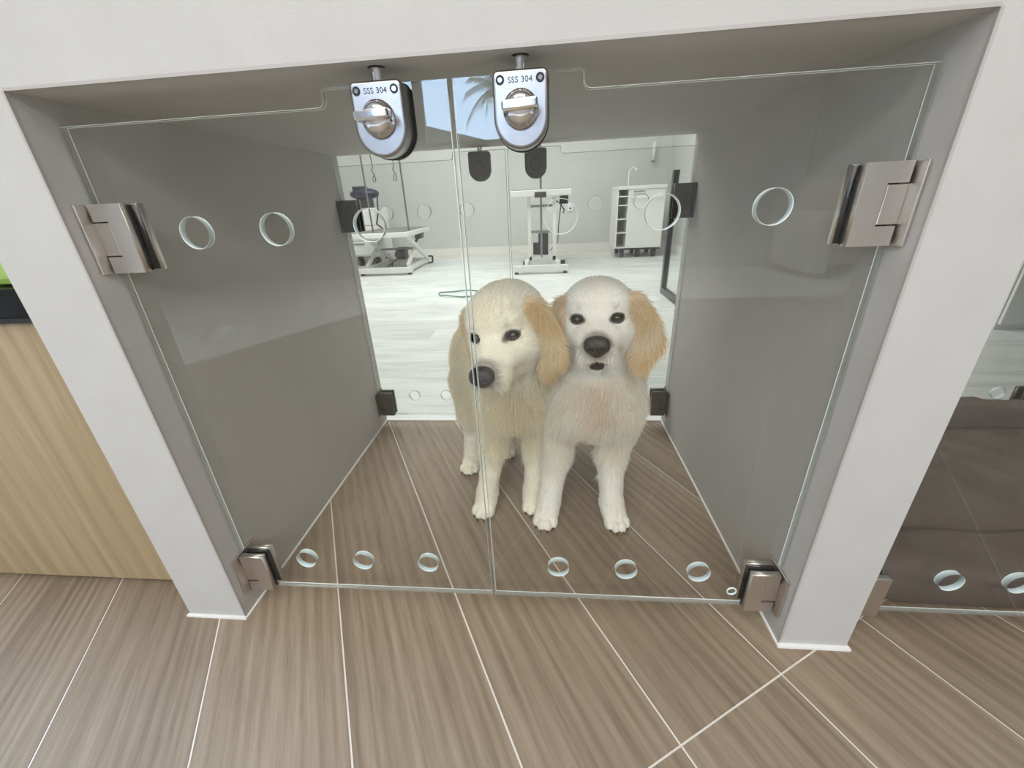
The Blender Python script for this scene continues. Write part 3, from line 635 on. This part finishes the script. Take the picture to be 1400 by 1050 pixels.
def smooth01(x): x = np.clip(x, 0, 1); return x*x*(3-2*x)
def puppy(label, spec, nh, seed):
    r_ = np.random.default_rng(seed)
    Hd = np.array(spec['head']); HR = euler_np(*spec['hrot']); S = spec['hs']
    def hw(p): return Hd+HR @ (np.array(p, float)*S)
    f = Field(spec['lo'], spec['hi'], .0029)
    # trunk, neck, legs
    for a, b, ra, rb, k in spec['cones']: f.cone(a, b, ra, rb, k)
    for c, r, k, R in spec['ells']: f.ell(c, r, k, euler_np(*R))
    def he(c, r, k=.012, rot=(0, 0, 0), sub=False): f.ell(hw(c), np.array(r)*S, k*S, HR @ euler_np(*rot), sub)
    def hc(a, b, ra, rb, k=.012): f.cone(hw(a), hw(b), ra*S, rb*S, k*S)
    he((0, .052, .010), (.066, .072, .058), .02)          # skull
    he((0, .018, .030), (.046, .036, .030), .02)          # forehead
    he((0, .085, -.02), (.060, .055, .060), .03)
    for s in (-1, 1):
        he((s*.030, .006, .019), (.018, .016, .012), .012)   # brow
        he((s*.043, .034, -.030), (.026, .044, .036), .02)   # cheek
        he((s*.022, -.010, -.034), (.022, .034, .026), .02)  # muzzle root
        he((s*.0155, -.056, -.055), (.0185, .028, .0195), .010)  # flews
        he((s*.014, -.070, -.046), (.0150, .014, .0150), .010)
    hc((0, -.002, -.018), (0, -.066, -.033), .028, .0205, .018)
    hc((0, .02, -.065), (0, -.046, -.080), .030, .0125, .012)   # lower jaw
    he((0, .055, -.06), (.052, .050, .045), .03)
    for s in (-1, 1): he((s*.0370, -.0175, -.001), (.0135, .010, .0105), .008, sub=True)
    for s in (-1, 1): he((s*.0355, -.0060, .0000), (.0135, .0125, .0125), .003)      # lids round the eyeball
    if spec['mouth']: he((0, -.078, -.0705), (.0150, .018, .0042), .005, sub=True)
    else: he((0, -.076, -.0690), (.016, .016, .0016), .004, sub=True)
    he((0, -.086, -.060), (.0016, .012, .010), .003, sub=True)
    # ears: thin folded leaves, painted and furred later
    ears = []
    for key, s in (('earR', 1), ('earL', -1)):
        for c, r, rot in spec[key]:
            c = (s*c[0], c[1], c[2]); rot = (rot[0], s*rot[1], s*rot[2]); he(c, r, .007, rot); ears.append((hw(c), np.array(r)*S, HR @ euler_np(*rot)))
    # paws with four toes
    for (px, py, ang, sc_) in spec['paws']:
        ca, sa = math.cos(ang), math.sin(ang)
        def pw(x, y, z): return (px+(x*ca-y*sa)*sc_, py+(x*sa+y*ca)*sc_, z*sc_)
        f.ell(pw(0, .014, .021), np.array((.026, .031, .020))*sc_, .012, euler_np(0, 0, math.degrees(ang)))
        for tx, ty in ((-.020, -.010), (-.0075, -.021), (.0075, -.021), (.020, -.010)):
            f.ell(pw(tx, ty, .0135), np.array((.0088, .016, .0140))*sc_, .0025, euler_np(0, 0, math.degrees(ang)))
    pos, F = f.mesh()
    pos[:, 2] = np.maximum(pos[:, 2], .0008)
    me = bpy.data.meshes.new('body'); me.from_pydata(pos.tolist(), [], F.tolist()); me.update()
    if sum(p.normal.dot(Vector(p.center)-Vector(pos.mean(0))) for p in list(me.polygons)[::97]) < 0: me.flip_normals()
    me.polygons.foreach_set('use_smooth', [True]*len(me.polygons))
    nv = len(pos); nr = np.zeros(nv*3); me.vertex_normals.foreach_get('vector', nr); nr = nr.reshape(-1, 3)
    # classification and coat colour (pigment, and greyer round the nose)
    def classify(P):
        L = ((P-Hd) @ HR)/S
        de = np.full(len(P), 1.0)
        for c, r, R in ears:
            q = (P-c) @ R; k0 = np.sqrt(((q/(r+.004))**2).sum(1)); de = np.minimum(de, (k0-1)*r.min())
        ear = smooth01(1-de/.006)*(np.abs(L[:, 0]) > .052)
        hd = np.linalg.norm(L-np.array([0, .02, -.02]), axis=1); head = smooth01((.125-hd)/.03)
        muz = smooth01((.004-L[:, 1])/.03)*head
        return L, ear, head, muz
    def colour(P):
        L, ear, head, muz = classify(P)
        c = np.tile(np.array(lin(spec['base'])), (len(P), 1))
        def mix(c, col, w): return c*(1-w[:, None])+np.array(lin(col))*w[:, None]
        n = (np.sin(P[:, 0]*61+3*np.sin(P[:, 2]*37+seed))+np.sin(P[:, 1]*53+P[:, 2]*71+2*np.sin(P[:, 0]*43)))*.25+.5
        c = mix(c, spec['warm'], .35*n*(1-head)); c = mix(c, spec['pale'], head*.85)
        c = mix(c, spec['legs'], smooth01((.22-P[:, 2])/.10)*.7)
        cc = np.array(spec['chest'][0]); c = mix(c, spec['chest'][1], spec['chest'][2]*np.exp(-(((P-cc)/np.array(spec['chest'][3]))**2).sum(1))*(1-head))
        c = mix(c, spec['warm'], .35*np.exp(-((L[:, 0]/.02)**2+((L[:, 2]-.045)/.03)**2))*head)
        c = mix(c, spec['ear'], ear*(.62+.38*n))
        for s in (-1, 1):
            d = np.linalg.norm((L-np.array([s*.0355, -.010, 0]))*np.array([1, .8, 1.3]), axis=1); c = mix(c, (26, 20, 18), smooth01((.0160-d)/.004))
            d = np.linalg.norm((L-np.array([s*.0235, -.016, -.004]))*np.array([1, .7, 1.5]), axis=1); c = mix(c, (96, 84, 74), .95*smooth01((.0125-d)/.008))
            d = np.linalg.norm((L-np.array([s*.031, -.010, .020]))*np.array([1, .6, 1]), axis=1); c = mix(c, (170, 158, 138), .45*smooth01((.010-d)/.009))
        d = np.linalg.norm((L-np.array([0, -.086, -.034]))*np.array([1, .8, 1.0]), axis=1); c = mix(c, (118, 108, 102), .75*smooth01((.034-d)/.014)*(muz > .2))
        d = np.sqrt((L[:, 0]/spec['lip'][0])**2+((L[:, 2]+.0745)/spec['lip'][1])**2); lip = smooth01((1.15-d)/.3)*(L[:, 1] < -.045); c = mix(c, (34, 30, 31), lip)
        d = np.abs(L[:, 2]+.0700+.006*(np.abs(L[:, 0])/.03)**2); c = mix(c, (60, 52, 50), .8*smooth01((.0028-d)/.002)*(np.abs(L[:, 0]) < .032)*(L[:, 1] < -.035)*(L[:, 1] > -.2)*head)
        return np.clip(c, 0, 1)
    cv = colour(pos); at = me.color_attributes.new('tint', 'FLOAT_COLOR', 'POINT')
    at.data.foreach_set('color', np.c_[cv, np.ones(nv)].astype(np.float32).ravel())
    me.materials.append(M['coat'])
    body = bpy.data.objects.new('puppy', me); COL.objects.link(body); tag(body, label, 'dog', 'cream retriever puppies in the kennel')
    def part(name, bm, mat, smooth=True): return link_mesh(name, bm, mat, body, smooth)
    # eyes, nose, claws
    HM = Matrix.Translation(Hd) @ Matrix(HR.tolist()).to_4x4() @ Matrix.Scale(S, 4)
    for s in (-1, 1):
        bm = nb(); ball(bm, (s*.0350, -.0105, .0000), (.0122, .0108, .0084), 24, HM); part('eye', bm, M['eye'])
    nf = Field((-.035, -.12, -.065), (.035, -.06, -.005), .0016)
    nf.ell((0, -.0880, -.0285), (.0218, .0140, .0135), .006); nf.ell((0, -.0885, -.0400), (.0145, .0120, .0130), .010)
    for s in (-1, 1):
        nf.ell((s*.0125, -.0920, -.0345), (.0085, .0090, .0085), .006)
        nf.ell((s*.0095, -.1015, -.0365), (.0036, .0055, .0030), .002, euler_np(0, s*25, 0), sub=True)
    nf.ell((0, -.102, -.044), (.0010, .006, .010), .002, sub=True)
    np_, nF = nf.mesh(1); np_ = Hd+(np_*S) @ HR.T
    nm_ = bpy.data.meshes.new('nose'); nm_.from_pydata(np_.tolist(), [], nF.tolist()); nm_.polygons.foreach_set('use_smooth', [True]*len(nm_.polygons)); nm_.materials.append(M['nose'])
    no_ = bpy.data.objects.new('nose', nm_); COL.objects.link(no_); no_.parent = body
    cb_ = nb(); cyl(cb_, (0, 0, 0), (0, -.011, -.005), .0028, .0008, seg=8); cm_ = bpy.data.meshes.new('claw'); cb_.to_mesh(cm_); cb_.free(); cm_.materials.append(M['claw'])
    for (px, py, ang, sc_) in spec['paws']:
        ca, sa = math.cos(ang), math.sin(ang)
        for tx, ty in ((-.020, -.010), (-.0075, -.021), (.0075, -.021), (.020, -.010)):
            x, y = tx, ty-.0135; o = bpy.data.objects.new('claw', cm_); COL.objects.link(o); o.parent = body
            o.location = (px+(x*ca-y*sa)*sc_, py+(x*sa+y*ca)*sc_, .0095*sc_); o.rotation_euler = (0, 0, ang); o.scale = (.8, .7, .8)
    # fur strands
    tri = np.concatenate([F[:, [0, 1, 2]], F[:, [0, 2, 3]]]); A, B_, C_ = pos[tri[:, 0]], pos[tri[:, 1]], pos[tri[:, 2]]
    ar = np.linalg.norm(np.cross(B_-A, C_-A), axis=1)*.5; mid = (A+B_+C_)/3
    L, ear, head, muz = classify(mid); dens = ar*(1+.9*head+.8*ear)*(mid[:, 2] > .004)
    # no hair on eye rims, nose, lips
    for s in (-1, 1): dens = dens*(np.linalg.norm((L-np.array([s*.0355, -.010, 0]))*np.array([1, .8, 1.25]), axis=1) > .0142)
    dens = dens*((np.linalg.norm((L-np.array([0, -.088, -.035])), axis=1) > .021))*~((np.sqrt((L[:, 0]/spec['lip'][0])**2+((L[:, 2]+.0745)/spec['lip'][1])**2) < 1.15) & (L[:, 1] < -.045))
    ti = r_.choice(len(tri), nh, p=dens/dens.sum()); u = r_.random((nh, 1)); w = r_.random((nh, 1)); fl = (u+w) > 1; u = np.where(fl, 1-u, u); w = np.where(fl, 1-w, w)
    P = A[ti]+(B_[ti]-A[ti])*u+(C_[ti]-A[ti])*w; N = nr[tri[ti, 0]]+nr[tri[ti, 1]]+nr[tri[ti, 2]]; N /= np.linalg.norm(N, axis=1)[:, None]+1e-9
    L, ear, head, muz = classify(P)
    low = smooth01((.20-P[:, 2])/.08)
    ln = .018*(1-head)*(1-low)+.0075*(1-head)*low+head*(.0065*(1-muz)+.0024*muz)
    ln = ln*(1-ear)+.018*ear
    lm_ = np.sqrt((L[:, 0]/.026)**2+((L[:, 2]+.070)/.018)**2); ln = np.where((lm_ < 1) & (L[:, 1] < -.04), ln*.4, ln)
    ln = ln+.012*np.exp(-(((P-np.array(spec['chest'][0]))/np.array([.07, .06, .09]))**2).sum(1))*(1-head)
    ln = ln+.022*smooth01((N[:, 1]-.35)/.4)*smooth01((P[:, 2]-.08)/.05)*smooth01((.30-P[:, 2])/.08)*(1-head)   # feathering behind the legs
    ln = ln*(1-.55*smooth01((.05-P[:, 2])/.03))*(.65+.6*r_.random(nh))*smooth01((P[:, 2]-.002)/.02)+.001
    flow = np.zeros((nh, 3)); back = HR @ np.array([0, 1, -.25]); dn = np.array([0, .12, -1.0]); eard = HR @ np.array([0, .0, -1.0])
    zc = (1.15*smooth01((L[:, 2]+.035)/.04)-.45)[:, None]
    hf = (HR @ np.array([0, .8, 0]))[None]+zc*(HR @ np.array([0, 0, 1.0]))[None]
    flow = dn*(1-head[:, None])+hf*head[:, None]
    side = (HR @ np.array([1, 0, 0]))[None]*np.sign(L[:, :1])*.35*head[:, None]; flow = flow+side
    flow = flow*(1-ear[:, None])+eard*ear[:, None]
    tuft = np.stack([np.sin(P[:, 2]*95+P[:, 0]*60+2*np.sin(P[:, 1]*50)), np.sin(P[:, 2]*80-P[:, 1]*90+1.7), np.sin(P[:, 0]*110+P[:, 1]*70)], 1)*.42
    flow = flow+tuft*(1-.75*head[:, None]*(1-ear[:, None]))+r_.normal(0, .12, (nh, 3))
    flow -= (flow*N).sum(1)[:, None]*N; flow /= np.linalg.norm(flow, axis=1)[:, None]+1e-9
    K = 5; t = np.linspace(0, 1, K)[None, :, None]; lift = .34+.18*r_.random((nh, 1)); d0 = flow*(1-lift)+N*lift; d0 /= np.linalg.norm(d0, axis=1)[:, None]
    bend = (flow-N*.25)*.45+np.array([0, 0, -.18])
    pts = P[:, None]-N[:, None]*.0005+ln[:, None, None]*(d0[:, None]*t+bend[:, None]*t*t*.5)
    pts[..., 2] = np.maximum(pts[..., 2], .001)
    hcv = bpy.data.hair_curves.new('fur'); hcv.add_curves([K]*nh)
    hcv.attributes['position'].data.foreach_set('vector', pts.astype(np.float32).ravel())
    ra = hcv.attributes.get('radius') or hcv.attributes.new('radius', 'FLOAT', 'POINT')
    rad = np.tile(np.array([.00034, .00034, .00028, .0002, .00006]), (nh, 1)); ra.data.foreach_set('value', rad.astype(np.float32).ravel())
    ca_ = hcv.attributes.new('tint', 'FLOAT_COLOR', 'CURVE'); cc = np.clip(colour(P)*(.80+.34*r_.random((nh, 1))), 0, 1)
    ca_.data.foreach_set('color', np.c_[cc, np.ones(nh)].astype(np.float32).ravel())
    hcv.materials.append(M['fur']); fo = bpy.data.objects.new('fur', hcv); COL.objects.link(fo); fo.parent = body; tag(fo, kind='stuff')
    return body

right = dict(head=(.712, .224, .555), hrot=(-5.8, -2.4, -6.8), hs=1.0, lo=(.56, .10, -.004), hi=(.93, .775, .66), mouth=True, lip=(.0215, .0105),
    base=(250, 243, 226), warm=(240, 222, 188), pale=(250, 246, 236), legs=(252, 248, 238), ear=(236, 208, 160),
    chest=((.725, .25, .37), (234, 208, 178), .65, (.030, .09, .085)),
    cones=[((.725, .36, .355), (.735, .55, .375), .098, .100, .03), ((.735, .55, .375), (.74, .63, .365), .100, .088, .03),
           ((.722, .325, .40), (.715, .30, .50), .092, .070, .03),
           ((.655, .345, .31), (.642, .335, .17), .048, .029, .02), ((.642, .335, .17), (.622, .312, .05), .029, .0245, .015), ((.622, .312, .05), (.618, .300, .022), .0245, .024, .015),
           ((.795, .345, .31), (.774, .335, .17), .048, .029, .02), ((.774, .335, .17), (.779, .312, .05), .029, .0245, .015), ((.779, .312, .05), (.784, .300, .022), .0245, .024, .015),
           ((.680, .62, .30), (.668, .65, .12), .062, .025, .02), ((.668, .65, .12), (.668, .62, .03), .025, .022, .012),
           ((.800, .62, .30), (.800, .65, .12), .062, .025, .02), ((.800, .65, .12), (.800, .62, .03), .025, .022, .012),
           ((.74, .68, .36), (.745, .728, .26), .030, .022, .02), ((.745, .728, .26), (.75, .73, .14), .022, .014, .02)],
    ells=[((.725, .320, .345), (.092, .072, .100), .03, (0, 0, 0)), ((.667, .335, .325), (.042, .06, .085), .03, (0, 0, 0)), ((.785, .335, .325), (.042, .06, .085), .03, (0, 0, 0))],
    earR=[((.068, .034, .012), (.017, .020, .026), (0, -30, 0)), ((.084, .030, -.022), (.026, .012, .048), (0, -24, -15)), ((.092, .022, -.055), (.027, .0095, .036), (0, 8, -15)), ((.082, .018, -.085), (.017, .008, .024), (0, 25, -10))],
    earL=[((.066, .034, .010), (.015, .020, .026), (0, -22, 0)), ((.073, .028, -.025), (.016, .020, .048), (0, -12, 0)), ((.074, .020, -.062), (.014, .020, .036), (0, 4, 0))],
    paws=[(.614, .290, -.12, 1.08), (.788, .290, .15, 1.08), (.668, .60, 0, .95), (.800, .60, 0, .95)])
left = dict(head=(.528, .185, .541), hrot=(10.5, -8.9, -16.5), hs=1.04, lo=(.30, .06, -.004), hi=(.68, .775, .66), mouth=False, lip=(.027, .0050),
    base=(249, 240, 212), warm=(240, 222, 176), pale=(250, 244, 226), legs=(251, 245, 230), ear=(234, 206, 154),
    chest=((.55, .27, .34), (238, 220, 176), .6, (.05, .09, .07)),
    cones=[((.545, .38, .355), (.475, .52, .365), .088, .104, .03), ((.475, .52, .365), (.435, .63, .35), .104, .094, .03),
           ((.545, .335, .40), (.545, .275, .49), .088, .070, .03), ((.50, .44, .40), (.53, .30, .48), .085, .06, .03),
           ((.492, .365, .29), (.479, .362, .17), .044, .027, .02), ((.479, .362, .17), (.459, .345, .05), .027, .023, .015), ((.459, .345, .05), (.456, .333, .022), .023, .022, .015),
           ((.598, .372, .29), (.592, .370, .17), .044, .027, .02), ((.592, .370, .17), (.582, .358, .05), .027, .023, .015), ((.582, .358, .05), (.580, .348, .022), .023, .022, .015),
           ((.405, .56, .28), (.392, .545, .17), .066, .034, .02), ((.392, .545, .17), (.389, .565, .11), .034, .024, .015), ((.389, .565, .11), (.385, .53, .03), .025, .0225, .012),
           ((.50, .62, .28), (.495, .640, .12), .06, .024, .02), ((.495, .640, .12), (.490, .61, .03), .024, .022, .012),
           ((.42, .68, .35), (.40, .735, .27), .030, .022, .02), ((.40, .735, .27), (.375, .74, .15), .022, .014, .02)],
    ells=[((.545, .345, .345), (.082, .068, .095), .03, (0, 0, 0)), ((.50, .36, .31), (.04, .055, .08), .03, (0, 0, 0)), ((.592, .365, .31), (.038, .055, .08), .03, (0, 0, 0))],
    earR=[((.066, .036, .014), (.016, .020, .026), (0, -25, 0)), ((.076, .034, -.022), (.022, .012, .050), (0, -14, -20)), ((.082, .032, -.058), (.024, .010, .036), (0, 4, -20)), ((.070, .030, -.088), (.014, .009, .026), (0, 10, -10))],
    earL=[((.062, .044, .012), (.012, .020, .024), (0, -18, 0)), ((.064, .050, -.022), (.012, .018, .044), (0, -6, 0)), ((.064, .050, -.050), (.011, .016, .030), (0, 4, 0))],
    paws=[(.452, .322, -.15, 1.04), (.580, .340, .05, 1.0), (.383, .505, -.1, 1.0), (.489, .585, 0, .95)])
NH = 90000
puppy('cream puppy with golden ears looking up at the camera, standing at the right', right, NH, 3)
puppy('yellowish cream puppy looking aside past the gap between the doors, standing at the left', left, NH, 5)
